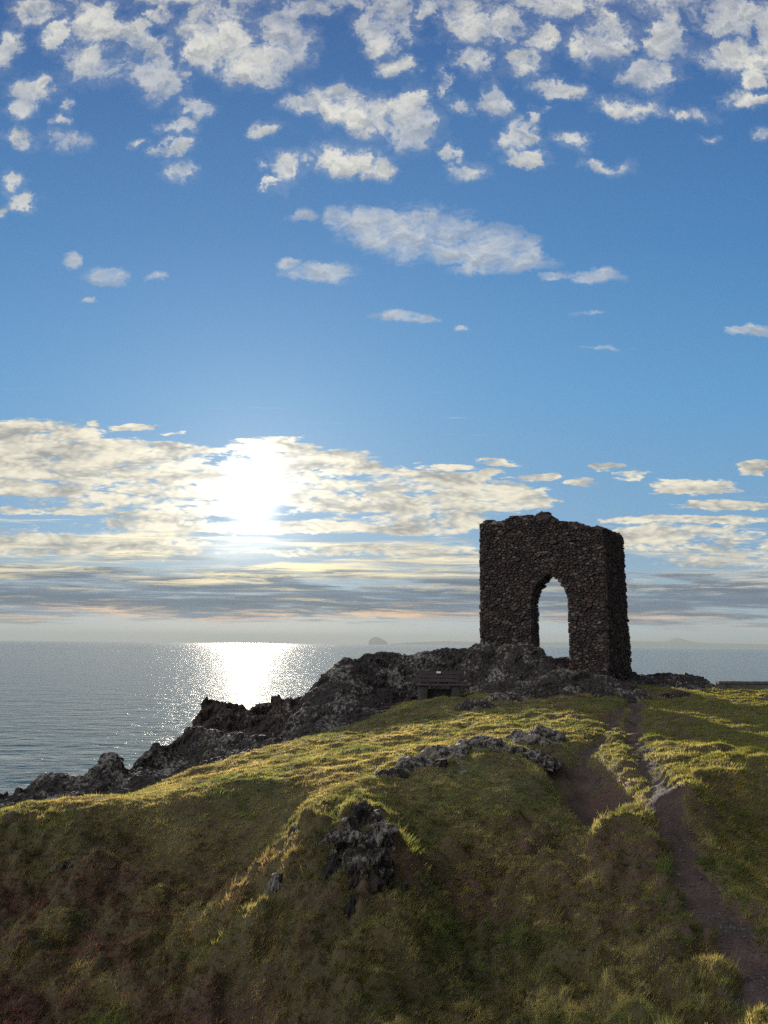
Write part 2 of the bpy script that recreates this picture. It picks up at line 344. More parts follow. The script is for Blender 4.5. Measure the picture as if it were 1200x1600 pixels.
def mat_dirt():
    m, N = material('trodden_earth'); co_ = N.n('ShaderNodeTexCoord').outputs['Object']
    a = N.noise(co_, 2.5, 7, .7); b = N.noise(co_, 38, 4, .7)
    col = N.ramp(N.m('ADD', N.m('MULTIPLY', a, .55), N.m('MULTIPLY', b, .45)), [(.35, (.018, .011, .009)), (.52, (.055, .036, .031)), (.7, (.12, .085, .074))])
    bp = N.n('ShaderNodeBump', None, Strength=.9, Distance=.03, Height=b).outputs[0]
    principled(N, Base_Color=col, Roughness=.95, Normal=bp); return m
def mat_sea():
    m, N = material('sea_water'); co_ = N.n('ShaderNodeTexCoord').outputs['Object']
    g = N.n('ShaderNodeNewGeometry')
    dist = N.v('DISTANCE', co_, (0, 0, 0), out='Value')
    w1 = N.noise(N.v('MULTIPLY', co_, (.55, 1.0, 1)), .22, 4, .6, .3)
    w2 = N.noise(N.v('MULTIPLY', co_, (.6, 1.0, 1)), .52, 4, .62, .4)
    w3 = N.noise(N.v('MULTIPLY', co_, (.8, 1.0, 1)), 2.6, 3, .6, .2)
    h = N.m('ADD', N.m('MULTIPLY', w1, 1.7), N.m('ADD', N.m('MULTIPLY', w2, 1.0), N.m('MULTIPLY', w3, .10)))
    bp = N.n('ShaderNodeBump', None, Strength=1.0, Distance=.62, Height=h).outputs[0]
    foam = N.m('MULTIPLY', N.ss(dist, 95.0, 55.0), N.ss(N.noise(N.v('MULTIPLY', co_, (.35, 1, 1)), .5, 6, .7), .55, .62))
    col = N.mix(foam, N.mix(N.ss(dist, 300.0, 50.0), (.024, .060, .088), (.018, .058, .070)), (.45, .5, .52))
    principled(N, Base_Color=col, Roughness=N.lin(dist, 50, 4000, .06, .12), IOR=1.33, Normal=bp, Specular_IOR_Level=.5); return m
M_TURF, M_GRASS, M_ROCK, M_DIRT, M_SEA = mat_turf(), mat_grass(), mat_rock(), mat_dirt(), mat_sea()

# ------------------------------------------------------------------ sea, far land
def polar_sea():
    ys = np.concatenate([np.linspace(-400, 20, 4), [26, 20000.]])
    v = np.array([[-19000, -19000, SEA_Z], [19000, -19000, SEA_Z], [19000, 21000, SEA_Z], [-19000, 21000, SEA_Z]])
    o = mesh_obj('sea', v, [(0, 1, 2, 3)], M_SEA); tag(o, kind='structure')
polar_sea()
def far_land(name, prof, Y, depth, col, seed):
    """a real hill range at distance Y: profile = [(px, py)], closed solid with rounded cross-section"""
    m, N = material(name + '_ground'); principled(N, Base_Color=col + (1,), Roughness=.9)
    xs = np.linspace(prof[0][0], prof[-1][0], 90)
    hs = np.interp(xs, [p[0] for p in prof], [p[1] for p in prof])
    V = []; n = 9
    for x, y in zip(xs, hs):
        p = pt(x, y, Y); top = max(p[2] - SEA_Z, 1.0)
        for k in range(n):
            t = k / (n - 1) * math.pi
            V.append((p[0], Y - math.cos(t) * depth, SEA_Z - 3 + (top + 3) * math.sin(t) ** .6 if 0 < k < n - 1 else SEA_Z - 3))
    V = np.array(V); nz = fbm(V / (depth * .5), 4, seed=seed)[:, None] * np.array([[depth * .05, depth * .1, 0]])
    V = V + nz
    return mesh_obj(name, V, grid_faces(np.ones((89, n - 1), bool)), m, smooth=True)
tag(far_land('island', [(575, 1006), (576.5, 1000), (579, 997.5), (584, 995.2), (589, 994.9), (594, 997), (600, 1000), (604, 1002.5), (606, 1006)], 15000, 160, (.16, .15, .13), 3), kind='structure')
tag(far_land('hills', [(600, 1006), (640, 1002.2), (665, 1001.8), (690, 1000.8), (715, 1001.2), (745, 1002), (800, 1002.5), (860, 1003), (900, 1003), (940, 1001.5), (985, 1001.0), (1010, 1001.6), (1030, 1002.5), (1042, 1000.0), (1050, 996.6), (1055, 995.6), (1060, 997), (1070, 1000.5), (1080, 1002.5), (1110, 1004.5), (1200, 1006), (1300, 1007)], 18600, 500, (.13, .15, .11), 5), kind='structure')

# ------------------------------------------------------------------ terrain
class TPS:
    def __init__(s, pts, lam=.02):
        p = np.array(pts, float); s.c = p[:, :2]; n = len(p)
        K = s.k(np.linalg.norm(s.c[:, None] - s.c[None], axis=2)) + lam * np.eye(n)
        Pm = np.hstack([np.ones((n, 1)), s.c]); A = np.zeros((n + 3, n + 3)); A[:n, :n] = K; A[:n, n:] = Pm; A[n:, :n] = Pm.T
        b = np.zeros(n + 3); b[:n] = p[:, 2]; s.w = np.linalg.solve(A, b)
    def k(s, r):
        r = np.maximum(r, 1e-9); return r * r * np.log(r)
    def __call__(s, x, y):
        out = np.empty(len(x)); q = np.stack([x, y], 1)
        for i in range(0, len(x), 20000):
            Q = q[i:i + 20000]; K = s.k(np.linalg.norm(Q[:, None] - s.c[None], axis=2))
            out[i:i + 20000] = K @ s.w[:-3] + s.w[-3] + Q @ s.w[-2:]
        return out
CP = [pt(*c) for c in [
    (985,1085,24.5),(1100,1085,25),(1199,1082,25.6),(1000,1120,18.2),(1100,1120,18.2),(1199,1120,18.5),(1050,1170,13.3),(1150,1170,13.6),(1199,1170,13.9),
    (1080,1230,10.4),(1199,1230,11),(1199,1290,10.7),(1120,1300,10.1),(1080,1350,9.3),(1150,1420,8.6),(1199,1500,7.5),(1199,1600,6.6),(1050,1500,7.8),(1050,1600,6.8),
    (900,1080,24),(830,1085,23.5),(880,1120,18.5),(850,1150,15.5),(900,1170,14.2),(920,1210,12.6),(940,1250,11.6),(880,1190,13),(800,1155,14.5),(700,1180,13.3),(610,1215,12),
    (700,1240,11.6),(850,1235,11.6),(700,1300,10.6),(850,1300,10.7),(700,1400,9.4),(850,1400,9.4),(700,1500,8.4),(900,1500,8.3),(700,1600,7.4),(900,1600,7.2),(960,1400,9.3),
    (640,1165,16),(560,1170,15.8),(700,1130,18.5),(620,1130,19.5),(760,1105,21),(700,1097,22.5),(680,1093,24),(620,1103,24.5),(560,1128,22),(500,1150,19.5),
    (430,1185,16),(480,1200,13.6),(400,1200,14.5),(300,1235,13),(200,1262,12),(100,1290,11.5),(0,1305,11.2),(-80,1320,11),
    (430,1165,18.5),(300,1203,16.5),(230,1240,14.5),(100,1264,13.6),(0,1278,13.2),
    (300,1300,11.4),(400,1300,11.4),(360,1220,13.2),(200,1350,10.9),(100,1350,10.9),(0,1360,10.8),(200,1450,9.5),(0,1450,9.6),(340,1400,10),(200,1600,8),(0,1600,8),(400,1600,7.8),(300,1500,8.9),
    (500,1235,11.3),(500,1262,10.35),(560,1255,10.8),(560,1285,9.75),(600,1312,9.3),(500,1300,9.35),(455,1310,9.35),(430,1400,8.55),(385,1450,8.4),(330,1515,8.15),(550,1400,8.15),(550,1500,7.5),(550,1600,6.95),(500,1370,8.5),(640,1340,9.2)]]
CP += [np.array(p, float) for p in [(0,0,0),(-2,4,-.9),(0,4,-.9),(2,4,-.8),(0,2,-.3),(-3,2,-.5),(3,2,-.3),(8,3,-.2),(20,0,.2),(25,10,.1),(25,30,.2),(15,20,.15),(14,12,-.3),(-8,10,-3),(-12,12,-4.5),(-9,19,-4.2),
    (-7.4,18,-3.4),(-7.2,21,-3.8),(-9,16,-3.6),(-5.6,19,-2.6),(-5.5,22,-3.2),(-7,27,-4.6),(-3,30,-4),(-15,20,-6.5),(-15,2,-4),(-8,3,-2),(2,31,-1.5),(4,28,.2),(7,26,.5),(10,27,.3),(8,33,-2),(14,32,-1),(5,40,-7),(15,40,-6),(-5,38,-8),(25,40,-4),(0,-10,.5),(15,-12,.6),(-12,-10,-3),(-20,-5,-6),(40,0,.5),(40,30,0),(45,45,-5)]]
base_t = TPS(CP)
HUMPS = [(*pt(a, b, c)[:2], r_, h_) for a, b, c, r_, h_ in [(445,1392,8.5,.26,.12),(400,1425,8.35,.18,.10),(480,1440,8.1,.25,.13),(352,1505,7.95,.24,.13),(300,1530,7.9,.22,.10),(90,1360,10.6,.4,.16),(150,1352,10.7,.3,.14),(455,1320,9.1,.16,.06),(360,1245,12.6,.8,.16),(200,1420,9.8,.4,.12),(640,1400,9.0,.3,.08),(240,1330,11.0,.5,-.22),(370,1330,10.6,.5,-.25),(600,1560,7.6,.3,.08),(160,1540,8.6,.4,.12),(418,1352,8.9,.20,-.14),(372,1468,8.1,.18,-.16),(250,1290,11.5,.5,-.15),(1095,1470,7.9,.35,-.22),(1060,1540,7.3,.4,-.12),(420,1260,11.2,.35,-.12),(120,1450,9.6,.5,-.14),(760,1330,10,.5,.12),(880,1420,8.9,.5,-.12),(640,1480,8.2,.4,.10),(820,1520,7.8,.4,.12),(930,1330,9.9,.4,.12),(1000,1450,8.2,.3,.10)]]
PATH = [pt(*c)[:2] for c in [(985,1082,24.5),(994,1105,20.5),(990,1140,16),(1004,1175,13.2),(1025,1210,11.4),(1042,1249,10.3),(1060,1287,9.8),(1077,1333,9.2),(1102,1375,8.8),(1130,1410,8.6),(1158,1462,8.0),(1185,1515,7.5),(1215,1580,7.0)]] + [np.array((4.4, 4.9)), np.array((6.0, 1.0))]
SPUR = [pt(*c)[:2] for c in [(988,1090,23.2),(960,1120,18.6),(945,1150,15.8),(915,1175,14.1),(905,1210,12.9),(925,1260,11.6),(945,1290,11.0)]]
def seg_dist(x, y, line):
    best = np.full(len(x), 1e9)
    for a, b in zip(line[:-1], line[1:]):
        d = b - a; t = np.clip(((x - a[0]) * d[0] + (y - a[1]) * d[1]) / (d @ d), 0, 1)
        best = np.minimum(best, np.hypot(x - a[0] - t * d[0], y - a[1] - t * d[1]))
    return best
def smst(x, a, b):
    t = np.clip((x - a) / (b - a), 0, 1); return t * t * (3 - 2 * t)
def path_amount(x, y):
    q = np.stack([x, y, x * 0], 1)
    wob = fbm(q * 1.7, 4, seed=21) * .52 + fbm(q * 7.0, 3, seed=22) * .24
    d1 = seg_dist(x, y, PATH) + wob; d2 = seg_dist(x, y, SPUR) + wob * 1.6
    wid = np.interp(y, [4, 8, 12, 18, 24], [.28, .23, .17, .17, .27])
    return np.maximum(smst(wid - d1, -.16, .10), .95 * smst(.20 - d2, -.20, .14))
def terrain(x, y, detail=True):
    x = np.asarray(x, float).ravel(); y = np.asarray(y, float).ravel()
    z = base_t(x, y)
    far = smst(np.hypot(x - 4, y - 12), 38, 60); z = z * (1 - far) + far * np.where(x - .4 * (y - 30) > 4, .3, SEA_Z - 4)
    z = np.where((y > 34) | (x < -14), np.minimum(z, z - smst(np.maximum(y - 34, -14 - x), 0, 14) * 12), z)
    z = np.maximum(z, SEA_Z - 6)
    if detail:
        q = np.stack([x, y, x * 0], 1)
        pa_ = path_amount(x, y)
        near = 1 - smst(y - .25 * np.abs(x + .5), 9.6, 11.4)
        near = near * (1 - smst(x, 2.6, 3.8) * smst(y, 7.5, 8.5) * .8) * (1 - .8 * pa_)
        z = z + fbm(q * .55, 3, seed=1) * .18 + fbm(q * np.array([1.5, 1.9, 1]), 4, .55, seed=4) * (.15 + .36 * near) + fbm(q * 5.5, 4, .6, seed=9) * (.055 + .16 * near) + np.maximum(fbm(q * 3.1, 3, .5, seed=14), -.05) * (.07 + .16 * near)
        z = z + near * (.34 * np.abs(fbm(q * np.array([1.25, 1.6, 1]), 3, .5, seed=61)) * 2 + .15 * np.abs(fbm(q * 3.6, 3, .55, seed=62)) * 2 - .12)
        for hx, hy, hr, hh in HUMPS: z = z + hh * np.exp(-(((x - hx) ** 2 + (y - hy) ** 2) / hr ** 2))
        # cow-terrace lumps in the field beyond the path
        fld = smst(x, 3.2, 5.0) * smst(y, 9, 12)
        z = z + fld * np.minimum(fbm(q * np.array([1.3, 3.2, 1]), 3, .6, seed=31) + .02, .02) * .75
        z = z - .12 * pa_
        hol = np.array(pt(925, 1240, 11.9)[:2]); z = z - .46 * np.exp(-(((x - hol[0]) / .50) ** 4 + ((y - hol[1] - .3) / 1.5) ** 4))
    return z
def axis(parts):
    return np.unique(np.round(np.concatenate([np.arange(a, b, s) for a, b, s in parts]), 4))
def build_ground():
    X = axis([(-60, -20, 3), (-20, -9, .5), (-9, 11, .05), (11, 16, .12), (16, 30, .6), (30, 140, 5)])
    Y = axis([(-120, -20, 6), (-20, 3, .6), (3, 7, .1), (7, 20, .045), (20, 30, .07), (30, 36, .25), (36, 60, 1), (60, 75, 3)])
    gx, gy = np.meshgrid(X, Y); z = terrain(gx, gy)
    V = np.stack([gx.ravel(), gy.ravel(), z], 1)
    pa = path_amount(gx.ravel(), gy.ravel()).reshape(gx.shape)
    pc = (pa[:-1, :-1] + pa[1:, 1:] + pa[:-1, 1:] + pa[1:, :-1]) / 4
    m = pc > .80
    for nm, mk, mt in (('ground', ~m, M_TURF), ('path', m, M_DIRT)):
        v, f = compact(V, grid_faces(mk)); tag(mesh_obj(nm, v, f, mt, smooth=True), kind='structure')
build_ground()

# ------------------------------------------------------------------ rock outcrops
ROCKS = []      # (function giving rock surface height) used to keep grass off the stone
def outcrop(name, label, cat, Zf, x0, x1, y0, y1, step, seed, amp=.22, cell=.45, mat=None, kind=None, sink=.30, group=None, tilt=1.3):
    X = np.arange(x0, x1, step); Y = np.arange(y0, y1, step); gx, gy = np.meshgrid(X, Y)
    x = gx.ravel(); y = gy.ravel(); q = np.stack([x, y, x * 0], 1)
    wx = x + fbm(q * 1.3, 4, seed=seed + 50) * amp * 2.0; wy = y + fbm(q * 1.3 + 9, 4, seed=seed + 60) * amp * 2.0
    z = Zf(wx, wy); t = terrain(x, y, False)
    ed = np.minimum(np.minimum(x - x0, X[-1] - x), np.minimum(y - y0, Y[-1] - y)); z = z - (1 - smst(ed, 0, min(.45, 9 * step))) * 40 * step
    V = np.stack([x, y, z], 1)
    zz = z.reshape(gx.shape); dzy, dzx = np.gradient(zz, step)
    nrm = np.stack([-dzx.ravel(), -dzy.ravel(), np.ones(len(x))], 1); nrm /= np.linalg.norm(nrm, axis=1)[:, None]
    # layered blocks: coarse facets broken by finer ones, cracks between
    p1 = V / np.array([cell * 1.5, cell * 1.1, cell * .8]) + fbm(V * 1.5, 3, seed=seed)[:, None] * .8
    f1, e1 = facets(p1, seed, tilt); f2, e2 = facets(V / (cell * .34) + 3.1 + fbm(V * 5, 2, seed=seed + 3)[:, None] * .6, seed + 5, tilt)
    d = amp * (f1 * .8 - .35 * smst(e1, .14, 0) + f2 * .30 - .12 * smst(e2, .14, 0)) + amp * .35 * fbm(V * 4.5, 4, .6, seed=seed + 8) + amp * .5 * fbm(V * .9, 3, seed=seed + 12)
    V = V + nrm * d[:, None]
    keep = (V[:, 2] > t - sink).reshape(gx.shape)
    mk = keep[:-1, :-1] & keep[1:, 1:] & keep[:-1, 1:] & keep[1:, :-1]
    v, f = compact(V, grid_faces(mk))
    o = mesh_obj(name, v, f, mat or M_ROCK, smooth=False)
    tag(o, label, cat, group, kind)
    ROCKS.append((x0, y0, step, V[:, 2].reshape(gx.shape)))
    return o
def mounds(lst, lift=.0, on_ground=False):
    """lst of (px, py, Y, half-width along x, half-depth, height, turn): a low swell with its crest through that point"""
    L = []
    for px, py, Y, rx, ry, h, a in lst:
        p = pt(px, py, Y)
        if on_ground: p[2] = terrain([p[0]], [p[1]])[0]
        L.append((p[0], p[1], p[2] + lift, rx, ry, h, math.cos(a), math.sin(a)))
    def Z(x, y):
        z = np.full(len(x), -50.)
        for cx, cy, cz, rx, ry, h, ca, sa in L:
            u = ((x - cx) * ca + (y - cy) * sa) / rx; v = (-(x - cx) * sa + (y - cy) * ca) / ry
            r2 = np.abs(u) ** 2.4 + np.abs(v) ** 2.4
            z = np.maximum(z, cz - h * r2)
        return z
    return Z
def surf(front, crest, back_drop=3.0, depth=2.2, extra=()):
    """front, crest: [(px,py,Y)]. A crag whose skyline follows the crest points and whose back falls away"""
    P = [pt(*c) for c in front] + [pt(*c) for c in crest]
    for c in crest:
        p = pt(*c); P.append(np.array([p[0], p[1] + depth * .45, p[2] - .10])); P.append(np.array([p[0], p[1] + depth, p[2] - back_drop]))
    P += [np.array(e, float) for e in extra]
    T = TPS(P, .01); return lambda x, y: T(np.asarray(x), np.asarray(y))

# the crag the tower stands on, running down to the left
crest1 = [(440,1158,22.5),(455,1125,23),(475,1098,23.5),(498,1070,24.2),(525,1046,25),(560,1034,25.8),(600,1034,26.3),(640,1034,26.5),(668,1030,26.5),(690,1025,26.6),(705,1022,26.6),(716,1030,26.6),(735,1022,26.4),(760,1016,26.2),(800,1016,25.8),(835,1022,25.6),(860,1036,25.4),(890,1048,24.9),(930,1060,24.3),(975,1070,24.2)]
front1 = [(455,1158,20.6),(500,1152,20.2),(550,1138,20.8),(600,1118,22.4),(620,1102,24.2),(560,1085,23.6),(520,1100,22.4),(590,1062,25.2),(650,1072,25.8),(700,1070,25.9),(745,1065,25.5),(790,1066,24.6),(740,1092,24.4),(640,1093,25.0),(700,1094,25.3),(820,1055,24.8),(850,1066,24.0),(900,1074,23.6),(950,1080,23.5),(990,1082,23.4)]
outcrop('rock_crag', 'large dark lichen-speckled crag under the ruined tower, curving round the bench', 'crag', surf(front1, crest1, extra=[(8.7,25.4,-.3),(8.9,24,-.6),(9,27,-1),(10,26,-2),(10,22,-2),(-4.5,22,-5),(-4.5,26,-5),(8.3,26.5,.3)]), -3.9, 8.7, 19.6, 29.0, .042, 101, amp=.13, cell=.40, tilt=.9)
outcrop('rock_stack', 'jagged brown rock with notched top, reddened by painted lens flare, against the sun glitter', 'rock',
        surf([(285,1172,28),(330,1168,28),(380,1165,28),(440,1160,28),(490,1150,28)], [(278,1172,29.5),(290,1146,30),(312,1127,30.5),(335,1115,30.5),(350,1108,30.5),(366,1113,30.5),(377,1124,30.5),(386,1122,30.5),(398,1110,30.5),(425,1107,30.3),(455,1104,30),(500,1090,29.5)], 4), -8.2, -2.2, 26.5, 34, .055, 131, amp=.22, cell=.5, mat=mat_rock('flare_red_rock', .1, (1.35, 1.0, .9)), sink=1.2)  # tint paints the red lens flare into the stone colour
outcrop('shore_rock', 'long pink-grey lichened rock slope between the sea and the grassy ledge', 'rock',
        surf([(180,1262,17.6),(230,1254,16.6),(280,1234,17),(330,1215,17.5),(400,1202,17.8),(440,1190,18.5),(330,1192,19),(250,1227,18.5),(150,1274,17.5)], [(165,1238,20),(182,1224,20.5),(205,1210,21),(240,1194,21.5),(268,1176,22),(292,1167,22.2),(330,1164,22),(370,1166,21.6),(410,1168,21),(450,1172,20.6)], 4, extra=[(-5.6,15.9,-3.6),(-4.6,15.9,-2.6),(-3.6,15.9,-2.4),(-2.6,15.9,-2.2),(-1.9,16.6,-2.0),(-1.7,18,-2.0)]), -8.2, -2.0, 16, 25, .045, 151, amp=.13, cell=.42, tilt=.9, sink=.6)
outcrop('shoreline_rocks', 'low black jagged rock mass at the left edge above the water', 'rock',
        surf([(-60,1287,15.5),(0,1280,15.5),(60,1274,15.5),(120,1274,15.8),(180,1267,16),(-60,1274,16.5),(90,1252,16.8)], [(-80,1257,18.6),(-20,1256,18.6),(8,1254,18.6),(22,1238,18.8),(45,1231,19),(75,1224,19),(100,1226,19),(118,1218,19.2),(140,1209,19.4),(160,1210,19.4),(176,1218,19.4),(195,1234,19)], 4), -11, -5.2, 14.6, 22.5, .045, 171, amp=.15, cell=.45, tilt=.9, sink=.6)
outcrop('rock_ledge', 'low black rock ledge running right from the foot of the tower', 'rock',
        surf([(985,1084,25.6),(1030,1083,25.6),(1080,1083,25.6),(1125,1085,25.8),(1030,1074,26.4),(1080,1073,26.4)], [(975,1058,28),(1000,1060,28),(1030,1059,28),(1060,1058,28),(1085,1058,28),(1103,1064,28),(1120,1074,28),(1150,1084,28)], 2, 1.6), 7.6, 12.6, 24.8, 30, .05, 191, amp=.10, cell=.4, sink=.4)
outcrop('rock_slab', 'long pale-topped rock slab lying across the lit grass in the middle', 'rock slab',
        mounds([(612,1212,12.15,.42,.40,.55,.2),(650,1192,12.7,.55,.38,.5,.25),(700,1177,13.2,.65,.42,.45,.2),(755,1163,13.9,.75,.5,.40,.1),(820,1155,14.5,.70,.45,.35,0),(850,1146,15.1,.5,.35,.3,0),(730,1215,12.6,.9,.30,.5,.1),(820,1190,13.3,.8,.30,.45,.0),(690,1200,12.75,.9,.55,.38,.25),(790,1180,13.5,1.0,.6,.34,.1)], .11), -.6, 4.2, 11.2, 16.2, .028, 211, amp=.085, cell=.30, mat=mat_rock('slab_rock', 1.2), sink=.18)
outcrop('rocky_outcrop', 'rough black rock knob with pale tips jutting from the golden grass', 'rock',
        mounds([(572,1296,9.45,.20,.18,.22,0),(545,1318,9.15,.36,.24,.30,.3),(590,1318,9.15,.20,.18,.24,0),(530,1342,8.8,.32,.22,.28,0),(572,1342,8.8,.30,.20,.28,.2),(520,1368,8.5,.26,.18,.24,0),(556,1380,8.35,.17,.13,.2,0)], .15, True), -1.4, .5, 7.9, 10.4, .02, 231, amp=.10, cell=.17, mat=mat_rock('knob_rock', 1.15), sink=.2)
outcrop('rock_slab', 'thin grey rock slab on the rise just in front of the bench hollow', 'rock slab',
        mounds([(745,1101,21.2,.7,.35,.4,.2),(790,1089,22.2,.8,.4,.4,.25),(840,1080,23.1,.8,.4,.35,.1),(885,1076,23.6,.7,.35,.3,0)], .12), 1.4, 6.4, 20, 24.6, .035, 251, amp=.075, cell=.28, mat=bpy.data.materials['slab_rock'], sink=.15)
outcrop('boulder', 'pale rounded boulder at the top end of the trodden path', 'boulder',
        mounds([(996,1077,23.6,.30,.26,.30,0)]), 6.9, 8.3, 23, 24.3, .022, 271, amp=.05, cell=.2, mat=bpy.data.materials['slab_rock'], sink=.15)
outcrop('boulder', 'low grass-edged boulder right of the path under the black ledge', 'boulder',
        mounds([(1062,1079,24.4,.42,.3,.25,0),(1040,1083,24.0,.25,.2,.2,0)]), 7.6, 10.0, 23.4, 25.4, .025, 281, amp=.05, cell=.2, sink=.15)
for k_, (px, py, Y, rx, ry, h, lab) in enumerate([(612,1356,8.6,.12,.10,.2,'dark small rock just right of the rough black knob'),
        (215,1300,11.2,.30,.16,.3,'dark rock showing under the lip of the seaward grass ledge'), (100,1352,10.7,.16,.12,.25,'small dark rock high on the heathery slope at the left')]):
    p = pt(px, py, Y); p[2] = terrain([p[0]], [p[1]])[0]
    zf = (lambda c, rx, ry, h: lambda x, y: c[2] + .07 - h * (np.abs((x - c[0]) / rx) ** 2.4 + np.abs((y - c[1]) / ry) ** 2.4))(p, rx, ry, h)
    outcrop('rock', lab, 'rock', zf, p[0] - rx * 2, p[0] + rx * 2, p[1] - ry * 2.4, p[1] + ry * 2.4, .018, 300 + k_, amp=.06, cell=.14, mat=bpy.data.materials['knob_rock'], sink=.2)
for (px, py, Y, r, lab) in [(434,1362,8.75,.06,'small pale stone on the ridge left of the black rock knob'), (555,1392,8.15,.075,'small pale stone at the lower foot of the black rock knob'),
                            (462,1290,9.6,.05,'small pale stone above the narrow lit ridge'), (668,1278,11.1,.06,'small grey stone in the shade under the long slab')]:
    p = pt(px, py, Y)
    outcrop('stone', lab, 'stone', mounds([(px, py, Y, r * 1.2, r, r * 1.2, .3)]), p[0] - .25, p[0] + .25, p[1] - .25, p[1] + .25, .014, int(px), amp=.03, cell=.08, mat=bpy.data.materials['slab_rock'], sink=.1)

# ------------------------------------------------------------------ ruined tower
def clip_poly(poly, n, d):
    out = []
    for i in range(len(poly)):
        a, b = poly[i], poly[(i + 1) % len(poly)]; da, db = a @ n - d, b @ n - d
        if da <= 0: out.append(a)
        if da * db < 0: out.append(a + (b - a) * (da / (da - db)))
    return out
def voronoi_cells(pts, lim=.7):
    cells = []
    for i, p in enumerate(pts):
        poly = [p + np.array(o) for o in ((-lim, -lim), (lim, -lim), (lim, lim), (-lim, lim))]
        d = np.hypot(*(pts - p).T); order = np.argsort(d)[1:26]
        for j in order:
            if d[j] > 1.2: break
            n = pts[j] - p; poly = clip_poly(poly, n, n @ (pts[j] + p) / 2)
            if len(poly) < 3: break
        cells.append(poly)
    return cells
def inside(poly, p):
    c = False; n = len(poly)
    for i in range(n):
        a, b = poly[i], poly[i - 1]
        if (a[1] > p[1]) != (b[1] > p[1]) and p[0] < (b[0] - a[0]) * (p[1] - a[1]) / (b[1] - a[1]) + a[0]: c = not c
    return c
def edge_near(poly, p):
    best = (1e9, None)
    for i in range(len(poly)):
        a = np.array(poly[i - 1]); b = np.array(poly[i]); d = b - a
        t = min(max(((p - a) @ d) / (d @ d + 1e-12), 0), 1); f = a + t * d; r = np.hypot(*(p - f))
        if r < best[0]: best = (r, f)
    return best
def masonry(outline, hole, d0, d1, seed, only_edge=False, protrude=.05, size=.165, asp=1.6):
    """rubble stones filling outline minus hole between depths d0 (front) and d1; returns verts (s, h, depth), faces, per-face tone"""
    rr = np.random.RandomState(seed)
    xs = [p[0] for p in outline]; hs = [p[1] for p in outline]
    pts = []; tries = 0; rad = []
    # variable-radius dart throwing in a space squashed so that stones lie flat
    while tries < 20000:
        tries += 1
        p = np.array([rr.uniform(min(xs) - .1, max(xs) + .1), rr.uniform(min(hs) - .1, max(hs) + .1)])
        ok = inside(outline, p) and not (hole and inside(hole, p))
        if not ok: continue
        r = size * (rr.choice([.40, .6, .9, 1.35, 2.1], p=[.34, .26, .22, .12, .06]))
        if pts:
            A = np.array(pts); d = np.hypot(A[:, 0] - p[0], (A[:, 1] - p[1]) * asp)
            if (d < (np.array(rad) + r) * .52).any(): continue
        pts.append(p); rad.append(r)
    pts = np.array(pts); sc = np.array([1, asp])
    ghosts = []; edge = []
    for p in pts:
        r1, f1 = edge_near(outline, p); r2, f2 = edge_near(hole, p) if hole else (9, None)
        edge.append(min(r1, r2) < .17)
        if r1 < .35: ghosts.append(2 * f1 - p)
        if r2 < .35: ghosts.append(2 * f2 - p)
    allp = np.vstack([pts, np.array(ghosts)]) * sc
    cells = voronoi_cells(allp)[:len(pts)]
    V = []; Fc = []; tone = []
    for k, poly in enumerate(cells):
        if len(poly) < 3 or (only_edge and not edge[k]): continue
        c = pts[k]; poly = np.array(poly) / sc
        cen = poly.mean(0)
        if edge[k]: # ragged edge: stones stick out or sit back
            cen_s = 1 + rr.uniform(-.14, .28); poly = cen + (poly - cen) * cen_s
        # subdivide edges and round the corners
        sub = []
        for i in range(len(poly)):
            a, b = poly[i], poly[(i + 1) % len(poly)]; L = np.hypot(*(b - a)); m = 2 if L > .07 else 1
            for j in range(m): sub.append(a + (b - a) * j / m)
        poly = np.array(sub); n = len(poly)
        poly = poly * .95 + (np.roll(poly, 1, 0) + np.roll(poly, -1, 0)) * .025
        R_ = np.hypot(*(poly - cen).T).mean()
        gap = .006 / max(R_, .03)
        face = d0 - rr.uniform(-.035, protrude) * min(1.3, R_ / .09)
        tilt = rr.normal(size=2) * .14
        b0 = len(V)
        for (s_, dep, nz) in ((1 - gap, d1, 0), (1 - gap, face + .05, .0), (.95 - gap, face + .014, .07), (.70, face - .006, .12)):
            for q_ in poly:
                o = (q_ - cen) * s_ * (1 + rr.uniform(-nz, nz) * .6)
                dd = dep + (o @ tilt if dep != d1 else 0) + rr.uniform(-.012, .012) * (nz > 0)
                V.append((cen[0] + o[0], cen[1] + o[1], dd))
        V.append((cen[0], cen[1], face - .008 + rr.uniform(-.01, .01)))
        t_ = rr.rand()
        for ring in range(3):
            for i in range(n):
                j = (i + 1) % n; a = b0 + ring * n
                Fc.append((a + i, a + j, a + n + j, a + n + i)); tone.append(t_)
        for i in range(n): Fc.append((b0 + 3 * n + i, b0 + 3 * n + (i + 1) % n, b0 + 4 * n)); tone.append(t_)
    return V, Fc, tone
def mat_stone():
    m, N = material('rubble_stone'); co_ = N.n('ShaderNodeTexCoord').outputs['Object']
    t = N.n('ShaderNodeAttribute', {'attribute_name': 'tone'}).outputs['Fac']
    col = N.ramp(t, [(0, (.024, .018, .018)), (.3, (.058, .038, .036)), (.55, (.046, .036, .034)), (.72, (.085, .052, .046)), (.88, (.10, .078, .068)), (.96, (.16, .13, .112)), (1, (.20, .17, .145))])
    b = N.noise(co_, 16, 6, .7); col = N.mix(1.0, col, N.ramp(b, [(.3, (.18,) * 3), (.7, (1.15,) * 3)]), 'MULTIPLY')
    li = N.ss(N.noise(N.v('ADD', co_, (4, 4, 4)), 9, 6, .7), .62, .68); col = N.mix(N.m('MULTIPLY', li, .5), col, (.22, .20, .17))
    bp = N.n('ShaderNodeBump', None, Strength=.9, Distance=.02, Height=N.noise(co_, 40, 6, .75)).outputs[0]
    principled(N, Base_Color=col, Roughness=.9, Normal=bp); return m
